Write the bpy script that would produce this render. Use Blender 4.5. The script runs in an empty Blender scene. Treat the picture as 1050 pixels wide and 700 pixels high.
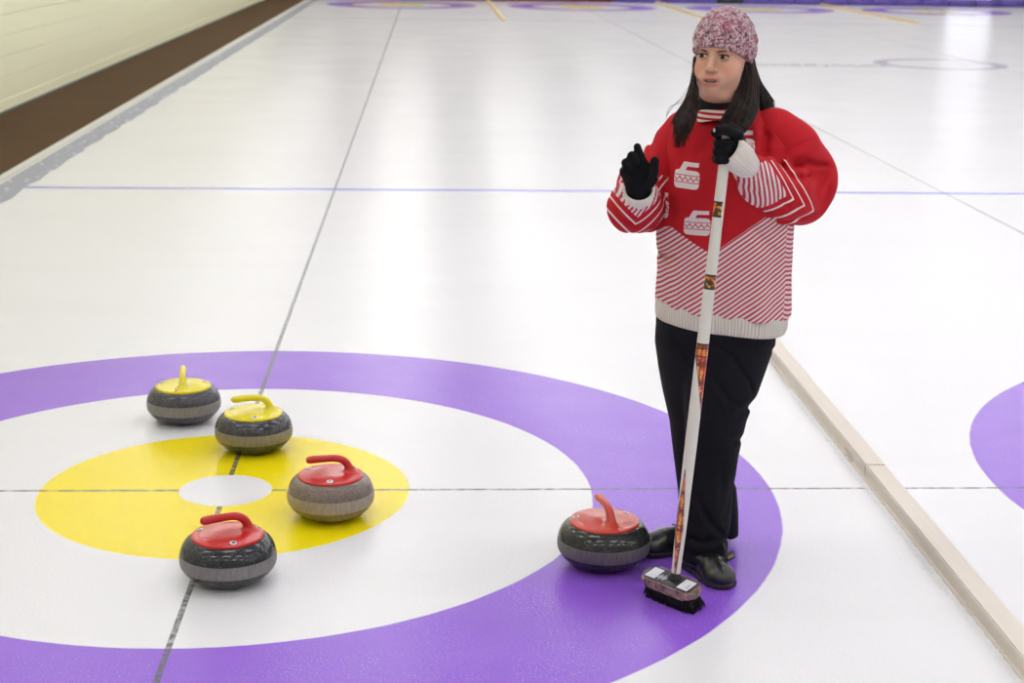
import bpy, bmesh, math, random
import numpy as np
from mathutils import Vector, Matrix
random.seed(7); rng = np.random.default_rng(7)
sc = bpy.context.scene
C = sc.collection
PI = math.pi

# ------------------------------------------------------------------ camera
CX, CY, CZ = 0.6724, -5.1121, 1.8181
YAW, PIT, ROL, FPX = 0.0535, 0.2498, 0.0149, 1652.69
fw = np.array([math.sin(YAW)*math.cos(PIT), math.cos(YAW)*math.cos(PIT), -math.sin(PIT)])
_r0 = np.array([math.cos(YAW), -math.sin(YAW), 0.0]); _u0 = np.cross(_r0, fw)
rt = math.cos(ROL)*_r0 + math.sin(ROL)*_u0
up = -math.sin(ROL)*_r0 + math.cos(ROL)*_u0
cd = bpy.data.cameras.new('camera'); cam = bpy.data.objects.new('camera', cd); C.objects.link(cam)
cam.matrix_world = Matrix(((rt[0], up[0], -fw[0], CX), (rt[1], up[1], -fw[1], CY), (rt[2], up[2], -fw[2], CZ), (0, 0, 0, 1)))
cd.sensor_width = 36; cd.lens = FPX/1050*36; cd.clip_end = 200
cd.dof.use_dof = True; cd.dof.focus_distance = 4.55; cd.dof.aperture_fstop = 5.0
sc.camera = cam

# ------------------------------------------------------------------ world, exposure
sc.view_settings.view_transform = 'Standard'; sc.view_settings.look = 'None'
sc.view_settings.gamma = 1; sc.view_settings.use_curve_mapping = False
sc.view_settings.exposure = 0.0
W_ = bpy.data.worlds.new('world'); sc.world = W_; W_.use_nodes = True
W_.node_tree.nodes['Background'].inputs[0].default_value = (0.90, 0.93, 1.0, 1)
W_.node_tree.nodes['Background'].inputs[1].default_value = 0.6
LAMP = 16.6           # strength of the ceiling tubes
try:
    sc.cycles.max_bounces = 6; sc.cycles.diffuse_bounces = 3; sc.cycles.glossy_bounces = 3
    sc.cycles.use_denoising = True; sc.cycles.sample_clamp_indirect = 4
except Exception: pass

# ------------------------------------------------------------------ measuring helper: real point on a plane of constant depth
def at(u, v, Y):
    d = fw + rt*(u-525)/FPX - up*(v-350)/FPX
    t = (Y-CY)/d[1]
    return np.array([CX+d[0]*t, Y, CZ+d[2]*t])

# ------------------------------------------------------------------ node maths
class X:
    def __init__(s, t, v): s.t = t; s.v = v
    def _m(s, op, *a):
        n = s.t.nodes.new('ShaderNodeMath'); n.operation = op
        for i, q in enumerate((s,)+a):
            q = q.v if isinstance(q, X) else q
            if isinstance(q, (int, float)): n.inputs[i].default_value = q
            else: s.t.links.new(q, n.inputs[i])
        return X(s.t, n.outputs[0])
    def __add__(s, o): return s._m('ADD', o)
    def __radd__(s, o): return s._m('ADD', o)
    def __sub__(s, o): return s._m('SUBTRACT', o)
    def __rsub__(s, o): return (s*-1)+o
    def __mul__(s, o): return s._m('MULTIPLY', o)
    __rmul__ = __mul__
    def __truediv__(s, o): return s._m('DIVIDE', o)
    def __lt__(s, o): return s._m('LESS_THAN', o)
    def __gt__(s, o): return s._m('GREATER_THAN', o)
    def abs(s): return s._m('ABSOLUTE')
    def min(s, o): return s._m('MINIMUM', o)
    def max(s, o): return s._m('MAXIMUM', o)
    def frac(s): return s._m('FRACT')
    def round(s): return s._m('ROUND')
    def sin(s): return s._m('SINE')
    def sqrt(s): return s._m('SQRT')
    def inv(s): return 1-s
    def step(s, e, w):      # smooth 0..1 rise around e over width w
        return s._m('SUBTRACT', e-w/2)._m('DIVIDE', w)._m('MAXIMUM', 0.0)._m('MINIMUM', 1.0)
def rect(x, y, x0, x1, y0, y1): return (x > x0)*(x < x1)*(y > y0)*(y < y1)

class Mat:
    def __init__(s, name, color=(.8, .8, .8), rough=.5, metal=0, spec=.5, coat=0, sub=0, ior=None, sheen=0):
        s.m = bpy.data.materials.new(name); s.m.use_nodes = True; s.t = s.m.node_tree
        s.b = s.t.nodes['Principled BSDF']
        s.set('Base Color', (*color, 1)); s.set('Roughness', rough); s.set('Metallic', metal)
        s.set('Specular IOR Level', spec); s.set('Coat Weight', coat); s.set('Coat Roughness', .08)
        if ior: s.set('IOR', ior)
        if sub: s.set('Subsurface Weight', sub); s.set('Subsurface Radius', (.01, .004, .002)); s.set('Subsurface Scale', 1.0)
        if sheen: s.set('Sheen Weight', sheen); s.set('Sheen Roughness', .5)
    def set(s, k, v):
        if isinstance(v, X): s.t.links.new(v.v, s.b.inputs[k])
        elif hasattr(v, 'is_linked'): s.t.links.new(v, s.b.inputs[k])
        else: s.b.inputs[k].default_value = v
    def sep(s, sock):
        n = s.t.nodes.new('ShaderNodeSeparateXYZ'); s.t.links.new(sock, n.inputs[0])
        return [X(s.t, n.outputs[i]) for i in range(3)]
    def world(s): return s.sep(s.t.nodes.new('ShaderNodeNewGeometry').outputs['Position'])
    def objc(s): return s.sep(s.t.nodes.new('ShaderNodeTexCoord').outputs['Object'])
    def objv(s): return s.t.nodes.new('ShaderNodeTexCoord').outputs['Object']
    def attr(s, name):
        n = s.t.nodes.new('ShaderNodeAttribute'); n.attribute_name = name; return n.outputs['Vector']
    def mix(s, f, a, b):
        n = s.t.nodes.new('ShaderNodeMix'); n.data_type = 'RGBA'
        for q, i in ((f, 0), (a, 6), (b, 7)):
            q = q.v if isinstance(q, X) else q
            if isinstance(q, (int, float)): n.inputs[i].default_value = q
            elif isinstance(q, tuple): n.inputs[i].default_value = (*q, 1) if len(q) == 3 else q
            else: s.t.links.new(q, n.inputs[i])
        return n.outputs[2]
    def noise(s, scale, detail=2, vec=None, rough=.5, stretch=None):
        n = s.t.nodes.new('ShaderNodeTexNoise'); n.inputs['Scale'].default_value = scale
        n.inputs['Detail'].default_value = detail; n.inputs['Roughness'].default_value = rough
        vec = vec or s.objv()
        if stretch:
            mp = s.t.nodes.new('ShaderNodeMapping'); mp.inputs['Scale'].default_value = stretch
            s.t.links.new(vec, mp.inputs[0]); vec = mp.outputs[0]
        s.t.links.new(vec, n.inputs['Vector']); return X(s.t, n.outputs['Fac'])
    def voro(s, scale, vec=None, feature='F1'):
        n = s.t.nodes.new('ShaderNodeTexVoronoi'); n.inputs['Scale'].default_value = scale; n.feature = feature
        s.t.links.new(vec or s.objv(), n.inputs['Vector']); return X(s.t, n.outputs['Distance'])
    def bump(s, h, strength=.3, dist=.002):
        n = s.t.nodes.new('ShaderNodeBump'); n.inputs['Strength'].default_value = strength
        n.inputs['Distance'].default_value = dist
        s.t.links.new(h.v, n.inputs['Height']); s.t.links.new(n.outputs[0], s.b.inputs['Normal'])
    def color(s, v): s.set('Base Color', v)

# ------------------------------------------------------------------ object helpers
def link(name, me, mat=None, parent=None, smooth=True, loc=None):
    o = bpy.data.objects.new(name, me); C.objects.link(o)
    if mat is not None:
        m = mat.m if isinstance(mat, Mat) else mat
        if not me.materials: me.materials.append(m)
        else: o.material_slots[0].link = 'OBJECT'; o.material_slots[0].material = m
    if parent is not None:
        o.parent = parent
    if loc is not None: o.location = loc
    if smooth and len(me.polygons): me.polygons.foreach_set('use_smooth', [True]*len(me.polygons))
    return o
def mesh(name, verts, faces):
    me = bpy.data.meshes.new(name)
    me.from_pydata([tuple(map(float, v)) for v in verts], [], [tuple(int(i) for i in f) for f in faces]); me.update(); return me
def empty(name, loc, rz=0):
    o = bpy.data.objects.new(name, None); C.objects.link(o); o.location = loc; o.rotation_euler = (0, 0, rz)
    o.empty_display_size = .1; return o
def tag(o, label=None, cat=None, group=None, kind=None):
    if label: o['label'] = label
    if cat: o['category'] = cat
    if group: o['group'] = group
    if kind: o['kind'] = kind
    return o
def box_mesh(name, x0, x1, y0, y1, z0, z1, bev=0, seg=2):
    bm = bmesh.new(); bmesh.ops.create_cube(bm, size=1)
    for v in bm.verts: v.co = ((x0+x1)/2+v.co.x*(x1-x0), (y0+y1)/2+v.co.y*(y1-y0), (z0+z1)/2+v.co.z*(z1-z0))
    if bev: bmesh.ops.bevel(bm, geom=bm.edges[:], offset=bev, segments=seg, affect='EDGES')
    me = bpy.data.meshes.new(name); bm.to_mesh(me); bm.free(); return me
def lathe(name, prof, n=64, cap=True):
    V = []; F = []
    for r, z in prof:
        for i in range(n): a = 2*PI*i/n; V.append((r*math.cos(a), r*math.sin(a), z))
    for j in range(len(prof)-1):
        for i in range(n): k = (i+1) % n; F.append((j*n+i, j*n+k, (j+1)*n+k, (j+1)*n+i))
    if cap: F.append(tuple(range(n-1, -1, -1))); F.append(tuple((len(prof)-1)*n+i for i in range(n)))
    return mesh(name, V, F)
def frames(P):
    P = np.asarray(P, float); T = np.gradient(P, axis=0); T /= np.linalg.norm(T, axis=1)[:, None]
    n = np.cross(T[0], [0, 1, 0]); n = n if np.linalg.norm(n) > .1 else np.cross(T[0], [1, 0, 0]); n /= np.linalg.norm(n)
    Ns = []
    for t in T:
        n = n-t*np.dot(n, t); n /= np.linalg.norm(n); Ns.append(n.copy())
    Ns = np.array(Ns); return P, T, Ns, np.cross(T, Ns)
def tube(P, R, n=8, cap=True, rib=None, flat=None):
    """verts, faces of a tube along P with radii R; rib=(count, depth)"""
    P, T, N, B = frames(P); R = np.broadcast_to(R, len(P)); V = []; F = []
    a = np.arange(n)*2*PI/n; m = 1+(rib[1]*np.cos(rib[0]*a) if rib else 0*a)
    for i in range(len(P)):
        fl = 1 if flat is None else flat[i]
        V.append(P[i]+R[i]*(np.outer(np.cos(a)*m, N[i])+fl*np.outer(np.sin(a)*m, B[i])))
    V = np.concatenate(V)
    for j in range(len(P)-1):
        for i in range(n): k = (i+1) % n; F.append((j*n+i, j*n+k, (j+1)*n+k, (j+1)*n+i))
    if cap: F.append(tuple(range(n-1, -1, -1))); F.append(tuple((len(P)-1)*n+i for i in range(n)))
    return V, F
def curve(pts, n):
    """Catmull-Rom through pts (rows may carry extra columns)"""
    P = np.asarray(pts, float); P = np.vstack([2*P[0]-P[1], P, 2*P[-1]-P[-2]]); out = []
    m = len(P)-3
    for q in np.linspace(0, m-1e-6, n):
        i = int(q); t = q-i; a, b, c, d = P[i:i+4]
        out.append(.5*((2*b)+(c-a)*t+(2*a-5*b+4*c-d)*t*t+(3*b-a-3*c+d)*t**3))
    return np.array(out)
class Join:
    def __init__(s): s.V = []; s.F = []; s.n = 0
    def add(s, V, F):
        s.V.extend(V); s.F.extend(tuple(i+s.n for i in f) for f in F); s.n += len(V); return s
    def build(s, name, mat, parent=None, **k): return link(name, mesh(name, s.V, s.F), mat, parent, **k)

# ------------------------------------------------------------------ signed-distance sculpting, meshed by surface nets
def smin(a, b, k): h = np.clip(.5+.5*(b-a)/k, 0, 1); return b*(1-h)+a*h-k*h*(1-h)
def smax(a, b, k): return -smin(-a, -b, k)
def d_ell(P, c, r):
    q = P-np.asarray(c, float); r = np.asarray(r, float); k0 = np.sqrt(((q/r)**2).sum(-1)); k1 = np.sqrt(((q/r**2)**2).sum(-1))
    return k0*(k0-1)/np.maximum(k1, 1e-6)
def seg(P, a, b):
    a = np.asarray(a, float); ab = np.asarray(b, float)-a; q = P-a
    t = np.clip((q@ab)/(ab@ab), 0, 1); return t, np.sqrt(((q-t[..., None]*ab)**2).sum(-1))
def d_cone(P, a, b, ra, rb): t, d = seg(P, a, b); return d-(ra+(rb-ra)*t)
def d_chain(P, pts, rs, k=.01):
    d = None
    for i in range(len(pts)-1):
        e = d_cone(P, pts[i], pts[i+1], rs[i], rs[i+1]); d = e if d is None else smin(d, e, k)
    return d
def fold(P, a, b, w, amp):
    """crease (amp>0 cuts in) along a segment"""
    t, d = seg(P, a, b); return amp*np.exp(-(d/w)**2)*np.sin(np.clip(t, .0, 1)*PI*.9+.15)
def fold_line(P, pts, w, amp):
    """cloth crease along a traced line: rows (u, v) in the photograph's frame, w in the same units, amp in metres"""
    q = P-np.array([CX, CY, CZ]); dp = q@fw; u = 525+FPX*(q@rt)/dp; v = 350-FPX*(q@up)/dp; best = None
    n_ = len(pts)-1
    for i in range(n_):
        (a, b), (c, d) = pts[i], pts[i+1]; L2 = (c-a)**2+(d-b)**2
        t = np.clip(((u-a)*(c-a)+(v-b)*(d-b))/L2, 0, 1); r2 = (u-a-t*(c-a))**2+(v-b-t*(d-b))**2
        e = np.exp(-r2/w**2)*np.clip(.35+1.3*np.sin(PI*(i+t)/n_), 0, 1); best = e if best is None else np.maximum(best, e)
    return amp*best
def surfnet(f, lo, hi, h):
    lo = np.asarray(lo, float); n = np.ceil((np.asarray(hi)-lo)/h).astype(int)+1
    ax = [lo[i]+h*np.arange(n[i]) for i in range(3)]
    G = np.stack(np.meshgrid(*ax, indexing='ij'), -1)
    D = np.empty(n)
    for i in range(0, n[0], 16): D[i:i+16] = f(G[i:i+16])
    D[0] = D[-1] = np.abs(D[0])+h; D[:, 0] = D[:, -1] = h; D[:, :, 0] = D[:, :, -1] = h
    S = D < 0
    cnt = sum(S[a:n[0]-1+a, b:n[1]-1+b, c:n[2]-1+c].astype(int) for a in (0, 1) for b in (0, 1) for c in (0, 1))
    act = np.argwhere((cnt > 0) & (cnt < 8)); idx = -np.ones(n-1, int); idx[tuple(act.T)] = np.arange(len(act))
    acc = np.zeros((len(act), 3)); num = np.zeros(len(act))
    cs = [(a, b, c) for a in (0, 1) for b in (0, 1) for c in (0, 1)]
    for p in cs:
        for q in cs:
            if sum(q)-sum(p) != 1 or any(q[i] < p[i] for i in range(3)): continue
            A = act+p; B = act+q; da = D[tuple(A.T)]; db = D[tuple(B.T)]; m = (da < 0) != (db < 0)
            t = np.where(m, da/np.where(m, da-db, 1), 0)[:, None]
            acc += np.where(m[:, None], A+(B-A)*t, 0); num += m
    V = lo+h*acc/num[:, None]; F = []
    for d in range(3):
        e = [0, 0, 0]; e[d] = 1; u = (d+1) % 3; w = (d+2) % 3
        sl0 = [slice(1, n[i]-1) for i in range(3)]; sl0[d] = slice(0, n[d]-1)
        a = S[tuple(sl0)]; sl1 = list(sl0); sl1[d] = slice(1, n[d]); b = S[tuple(sl1)]
        Q = np.argwhere(a != b); off = np.array([1, 1, 1]); off[d] = 0; Q = Q+off
        U = np.zeros(3, int); U[u] = 1; Wv = np.zeros(3, int); Wv[w] = 1
        f4 = np.stack([idx[tuple((Q-U-Wv).T)], idx[tuple((Q-Wv).T)], idx[tuple(Q.T)], idx[tuple((Q-U).T)]], 1)
        flip = ~S[tuple(Q.T)]; f4[flip] = f4[flip][:, ::-1]; F.append(f4)
    return V, np.concatenate(F)
def npmesh(name, V, F):
    me = bpy.data.meshes.new(name); me.vertices.add(len(V)); me.vertices.foreach_set('co', np.ascontiguousarray(V, np.float32).ravel())
    me.loops.add(F.size); me.loops.foreach_set('vertex_index', F.ravel().astype(np.int32))
    me.polygons.add(len(F)); me.polygons.foreach_set('loop_start', np.arange(len(F), dtype=np.int32)*F.shape[1])
    me.update(calc_edges=True); me.validate(); return me
def sculpt(name, f, lo, hi, h, mat, parent=None, base=(0, 0, 0), attrs=None):
    V, F = surfnet(f, lo, hi, h)
    me = npmesh(name, V-np.asarray(base, float), F)
    if attrs:
        for k, fn in attrs.items():
            a = me.attributes.new(k, 'FLOAT_VECTOR', 'POINT'); a.data.foreach_set('vector', np.ascontiguousarray(fn(V), np.float32).ravel())
    return link(name, me, mat, parent)
# ================================================================== THE HALL
SW, TT = 4.4405, 35.38          # sheet spacing, tee to tee
XR, YB, YF, ZC = 20.5, -7.5, 40.3, 4.4
# ---- ice
m = Mat('ice_paint', rough=.22, spec=.5, ior=1.31)
x, y, z = m.world()
k = (x/SW).round().max(0).min(3); xs = x-k*SW
near = y < TT/2; ys = (y-(1-near)*TT)*(near*2-1)       # from each tee, positive towards the middle
rr = (xs*xs+ys*ys).sqrt()
wob = (m.noise(9, 2, m.t.nodes.new('ShaderNodeNewGeometry').outputs['Position'])-.5)*.006
rr = rr+wob
pos = m.t.nodes.new('ShaderNodeNewGeometry').outputs['Position']
cloud = m.noise(1.1, 3, pos); pale = m.mix(cloud, (.88, .88, .935), (.84, .845, .90))
lay = m.noise(1.6, 4, pos, stretch=(.25, 1.6, 1)); pale = m.mix(lay.step(.6, .25)*.12, pale, (.70, .69, .66))
brk = m.noise(38, 3, pos, rough=.6).step(.44, .30)
frost_sparkle = m.noise(170, 2, pos, rough=.7).step(.66, .05)*m.noise(4, 3, pos).step(.5, .3)  # sparkle of the frosty pebble, painted as white specks in the ice colour
violet = m.mix(m.noise(3, 3, pos), (.255, .09, .68), (.31, .125, .73))
yellow = m.mix(m.noise(3, 3, pos), (.95, .78, .006), (.93, .755, .006))
c = m.mix(rr.step(1.829, .006), violet, pale)
c = m.mix(rr.step(1.219, .006), pale, c)
frost_sparkle = frost_sparkle*(rr > 1.219)
c = m.mix(rr.step(.6096, .005), yellow, c)
# thin lines cut off by the button
inbtn = rr < .153
w1 = (xs+wob*.4).abs().step(.0085, .003).inv()*(.45+.5*brk)
w2 = (ys+wob*.3).abs().step(.0075, .004).inv()*(.3+.55*m.noise(22, 3, pos).step(.45, .2))
c = m.mix(w1.max(w2)*(1-inbtn), c, (.09, .095, .11))
c = m.mix(inbtn, c, pale)
c = m.mix((ys-6.4).abs().step(.045, .01).inv()*.85, c, (.17, .18, .72))
c = m.mix((ys+1.829).abs().step(.008, .004).inv()*.8, c, (.12, .12, .16))
# logo ring and worn lettering in the third sheet
lx, ly = x-8.17, y-18.5; lr = (lx*lx+ly*ly*.9).sqrt()
c = m.mix((lr-.86).abs().step(.10, .03).inv()*.55, c, (.25, .17, .42))
c = m.mix(rect(lx, ly, .25, .7, -.3, .3)*(m.noise(7, 2, pos) > .5)*.4, c, (.25, .17, .42))
c = m.mix(rect(x, y, 5.35, 7.25, 17.8, 18.3)*(m.noise(14, 2, pos, stretch=(1, .5, 1)) > .5)*.5, c, (.13, .12, .13))
c = m.mix(rect(x, y, 1.0, 3.2, 27.8, 28.3)*.0, c, (.1, .1, .1))
m.color(m.mix(frost_sparkle*.5, c, (.9, .88, .95)))
m.bump(m.noise(95, 2, pos)+m.noise(330, 1, pos)*.35, .26, .004)
m.set('Roughness', .13+.08*cloud)
ice = link('floor', box_mesh('floor', -2.36, XR, YB, 38.6, -.12, 0), m, smooth=False); tag(ice, kind='structure')

# ---- walkway and bumper rail along the left
carpet = Mat('brown_carpet', (.10, .058, .032), .95, spec=.15)
carpet.color(carpet.mix(carpet.noise(1.5, 4), (.078, .045, .021), (.105, .060, .029)))
carpet.bump(carpet.noise(260, 2), .5, .004)
o = link('floor', box_mesh('carpet', -3.50, -2.385, YB, YF, -.12, .045), carpet, smooth=False); tag(o, kind='structure')
o = link('floor', box_mesh('carpet', -2.42, XR, 38.6, YF, -.12, .045), carpet, smooth=False); tag(o, kind='structure')
frost = Mat('frosted_rail', (.42, .43, .46), .5)
fx, fy, fz = frost.world()
frost.color(frost.mix(frost.noise(9, 4, frost.t.nodes.new('ShaderNodeNewGeometry').outputs['Position'], stretch=(1, .7, 6)).step(.64, .12), (.25, .26, .30), (.50, .51, .56)))
rail = Mat('pale_rail_cap', (.66, .65, .60), .45)
pen = empty('rink_rail', (-2.39, 15.5, 0)); tag(pen, 'long grey frosted kerb rail between the ice and brown carpet', 'kerb')
V = []; F = []; n = 230     # ragged frost face
for i in range(n+1):
    yy = YB+(38.6-YB)*i/n
    e = .012*math.sin(i*1.7)+random.uniform(-.012, .014)
    V += [(-2.37, yy, -.02), (-2.37, yy, .052), (-2.285, yy, .052), (-2.18+e, yy, .0)]
for i in range(n):
    for j in range(3): F.append((i*4+j, i*4+j+1, (i+1)*4+j+1, (i+1)*4+j))
V = [(a+2.39, b-15.5, c) for a, b, c in V]
link('frost_face', mesh('frost_face', V, F), frost, pen)
yy = YB
while yy < 38.5:
    L = min(3.6, 38.6-yy)
    link('rail_cap', box_mesh('rail_cap', -.005, .062, yy+.004-15.5, yy+L-.004-15.5, .045, .066, .004, 1), rail, pen, smooth=False)
    link('rail_lip', box_mesh('rail_lip', .062, .085, yy+.004-15.5, yy+L-.004-15.5, .045, .056, .003, 1), rail, pen, smooth=False); yy += L

# ---- walls
wallm = Mat('cream_paint', (.72, .70, .46), .6)
wallm.color(wallm.mix(wallm.noise(.8, 4, stretch=(1, .4, 2)), (.95, .935, .70), (.90, .88, .58)))
wallm.bump(wallm.noise(30, 4), .25, .003)
wl = link('wall_left', box_mesh('wall_left', -3.65, -3.455, YB, YF, -.12, ZC), wallm, smooth=False); tag(wl, kind='structure')
plank = box_mesh('plank', 0, .035, .001, 18.399, .0, .196, .006, 1); low = box_mesh('plank', 0, .045, .001, 18.399, .0, .118, .006, 1)
for r in range(12):
    for s_ in range(2):
        y0 = 3.3+18.4*s_
        o = link('plank', low if r == 0 else plank, wallm, wl, smooth=False); o.location = (-3.455, y0, .045 if r == 0 else .165+.198*(r-1))
dark = Mat('dark_gap', (.10, .12, .11), .7)
o = link('baseboard_left', box_mesh('baseboard_left', -3.412, -3.395, 1, YF, .045, .062), dark, smooth=False); tag(o, kind='structure')
pale = Mat('pale_wall_paint', (.62, .60, .56), .7); pale.color(pale.mix(pale.noise(.6, 3), (.50, .48, .44), (.44, .42, .39)))
for nm, b in (('wall_far', (-3.75, XR+.2, YF, YF+.2, -.12, ZC)), ('wall_right', (XR, XR+.2, YB, YF, -.12, ZC)), ('wall_back', (-3.75, XR+.2, YB-.2, YB, -.12, ZC))):
    tag(link(nm, box_mesh(nm, *b), pale, smooth=False), kind='structure')
ceil = Mat('ceiling_paint', (.74, .74, .75), .8); ceil.color(ceil.mix(ceil.noise(.5, 2), (.86, .86, .88), (.82, .82, .83)))
ceil_ob = tag(link('ceiling', box_mesh('ceiling', -3.75, XR+.2, YB-.2, YF+.2, ZC, ZC+.15), ceil, smooth=False), kind='structure')
# white door in the far wall, mirrored by the ice
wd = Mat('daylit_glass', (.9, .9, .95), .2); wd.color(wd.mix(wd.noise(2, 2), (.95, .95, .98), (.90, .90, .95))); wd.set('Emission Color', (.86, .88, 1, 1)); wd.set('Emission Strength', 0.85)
dx = at(992, 20, YF)[0]
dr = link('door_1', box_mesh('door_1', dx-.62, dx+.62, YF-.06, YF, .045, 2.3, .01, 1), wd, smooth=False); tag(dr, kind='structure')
link('door_handle', box_mesh('door_handle', dx-.52, dx-.42, YF-.10, YF-.06, 1.05, 1.09, .008, 2), Mat('steel', (.5, .5, .5), .3, 1), dr)
# bumper pads across the far end
pm = [Mat('maroon_pad', (.20, .02, .06), .6), Mat('violet_pad', (.14, .09, .42), .6), Mat('dark_pad', (.03, .03, .05), .6)]
for q in pm: q.bump(q.noise(40, 2), .2, .003)
pads = empty('end_board', (6.6, 38.4, 0)); tag(pads, 'maroon and violet padded board across the far end of ice', 'barrier')
px = -2.15; i = 0
while px < XR-.3:
    u = 414+(px)*41.5
    mm = pm[0] if 455 < u < 640 else pm[2] if random.random() < .1 else pm[1] if u > 640 else pm[random.choice((0, 1))]
    link('pad', box_mesh('pad', px-6.6, px+.69-6.6, -.05, .05, 0, .2, .015, 2), mm, pads); px += .7

# ---- wooden dividers between sheets
wood = Mat('pale_divider_wood', (.80, .73, .64), .6)
gx = wood.noise(7, 5, stretch=(9, .5, 9)); kn = wood.noise(5, 3, stretch=(3, 1, 3)).step(.72, .04)
wood.color(wood.mix(kn*.6, wood.mix(gx, (.82, .76, .70), (.74, .67, .60)), (.5, .43, .36)))
wood.bump(gx, .3, .003)
woody = Mat('yellow_divider_wood', (.70, .55, .28), .6); woody.color(woody.mix(woody.noise(6, 4, stretch=(6, .5, 6)), (.74, .60, .34), (.64, .50, .25)))
rime = Mat('rime_ice', (.86, .86, .9), .35, sub=.0); rime.color(rime.mix(rime.noise(20, 3), (.9, .9, .94), (.78, .78, .83)))
def divider(x0, ya, yb, mat, label, crumbs):
    e = empty('lane_divider', (x0, ya, 0)); tag(e, label, 'divider', None)
    L = yb-ya; t = 0; nb = 0
    cuts = [0]; 
    while cuts[-1] < L-.01: cuts.append(min(L, cuts[-1]+random.choice((2.44, 2.44, 3.05))))
    for a, b in zip(cuts[:-1], cuts[1:]):
        me = box_mesh('board', -.036, .036, a+.002, b-.002, .004, .05, .004, 2)
        link('board', me, mat, e, smooth=False)
        me = box_mesh('base_strip', -.046, .036, a+.002, b-.002, -.004, .0035+.006, .002, 1)
        link('base_strip', me, mat, e, smooth=False)
    if crumbs:
        j = Join(); V = []; F = []; n = 420          # ragged ridge of scraped ice along the foot
        for i in range(n+1):
            yy = 3.6+3.6*i/n; g = abs(math.sin(i*.9)*math.sin(i*.37+1))*random.uniform(.4, 1.2)
            V += [(-.045, yy, .0075*g+.001), (-.052-.012*g, yy, .0065*g+.0005), (-.058-.026*g, yy, -.001)]
        for i in range(n):
            for q in range(2): F.append((i*3+q, i*3+q+1, i*3+q+4, i*3+q+3))
        j.add(V, F)
        tag(j.build('rime', rime, e), kind='stuff')
    return e
divider(2.215, -6.0, 5.9, wood, 'pale wooden divider board edged with scraped ice, nearest to the viewer', True)
divider(2.215, 28.6, 38.2, woody, 'leftmost yellow wooden divider at the far end, between first and second rings', False)
divider(6.69, 28.6, 38.2, woody, 'yellow wooden divider at the far end, ending just left of the knitted hat', False)
divider(11.1, 29.5, 38.2, woody, 'rightmost yellow wooden divider at the far end, right of the knitted hat', False)

# ---- ceiling lamps
tubem = Mat('lamp_tube', (1, 1, 1)); tubem.set('Emission Color', (1.0, .985, .95, 1)); tubem.set('Emission Strength', LAMP)
tray = Mat('lamp_tray', (.8, .8, .8), .4); tray.color(tray.mix(tray.noise(3), (.8, .8, .8), (.76, .76, .76)))
tm = box_mesh('tray', -.62, .62, -.16, .16, .0, .07, .006, 1); dm = box_mesh('diffuser', -.6, .6, -.13, .13, -.02, .0)
for ix, lx_ in enumerate((-2.4, 0.1, 2.6, 5.1, 7.6, 10.0, 12.5, 15.0, 17.5)):
    for iy in range(16):
        ly_ = -6.4+3.0*iy
        e = link('lamp_tray', tm, tray, ceil_ob, smooth=False, loc=(lx_, ly_, ZC-.07)); link('lamp_diffuser', dm, tubem, e, smooth=False)

# ================================================================== CURLING STONES
PROF = [(r, z*1.17) for r, z in [(.058, .0), (.075, .001), (.095, .008), (.110, .0155), (.122, .025), (.131, .035), (.1355, .043), (.1372, .048), (.138, .055), (.138, .066), (.1368, .0735), (.134, .083), (.128, .0945), (.120, .1035), (.110, .110), (.104, .112), (.098, .1125)]]
body_me = lathe('granite_body', PROF, 96)
def granite(name, a, b, speck, band):
    m = Mat(name, rough=.13, spec=.42)
    x, y, z = m.objc()
    g = m.noise(260, 2, rough=.7); s1 = m.voro(230).step(.20, .16).inv()*m.noise(45, 2).step(.52, .1)
    col = m.mix(g.step(.5, .3), a, b); col = m.mix(s1*.75, col, speck)
    f = z.step(.048, .002)*z.step(.0870, .002).inv()
    ny = m.noise(160, 2, stretch=(1, 1, .18)).step(.5, .4)
    bc = m.mix(ny, band, tuple(q*.68 for q in band))
    m.color(m.mix(f, col, bc)); m.set('Roughness', f*.42+.13)
    return m
disc_cache = {}
def handle_sdf(P):
    P = P-np.array([0, 0, .0191])
    r = np.sqrt(P[..., 0]**2+P[..., 1]**2)
    top = .1195+.0085*np.clip(1-(r/.103)**2, -1, 1)
    d = smax(smax(r-.1035, P[..., 2]-top, .006), .110-P[..., 2], .003)
    # raised rim step
    d = d+.0006*np.exp(-((r-.086)/.004)**2)
    pts = [(.070, 0, .112), (.062, 0, .128), (.056, 0, .144), (.047, 0, .158), (.030, 0, .1675), (.008, 0, .1705), (-.030, 0, .1695), (-.066, 0, .1665)]
    rs = [.019, .0145, .0115, .011, .0105, .0105, .0112, .0118]
    Q = P*np.array([1, 1.0, 1])
    cv = curve([(*p_, r_) for p_, r_ in zip(pts, rs)], 22)
    h = d_chain(Q, cv[:, :3], cv[:, 3], .004)
    return smin(d, h, .016)
HV, HF = surfnet(handle_sdf, (-.112, -.112, .118), (.112, .112, .210), .0023)
handle_me = npmesh('handle', HV, HF)
def plastic(name, col, dk):
    m = Mat(name, col, .24, spec=.4, coat=.25); m.color(m.mix(m.noise(14, 2), col, dk)); return m
stick_me = lathe('sticker', [(.0105, 0), (.0105, .0012), (.0095, .0016)], 20)
mark_me = box_mesh('mark', -.0048, .0048, -.0025, .0025, 0, .0006); mark2_me = lathe('mark', [(.0058, 0), (.0058, .0006)], 14)
white = Mat('sticker_white', (.85, .85, .85), .35); white.color(white.mix(white.noise(80), (.88, .88, .88), (.8, .8, .8)))
ink = Mat('sticker_ink', (.06, .07, .12), .4); ink.color(ink.mix(ink.noise(50), (.05, .06, .12), (.08, .09, .15)))
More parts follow.
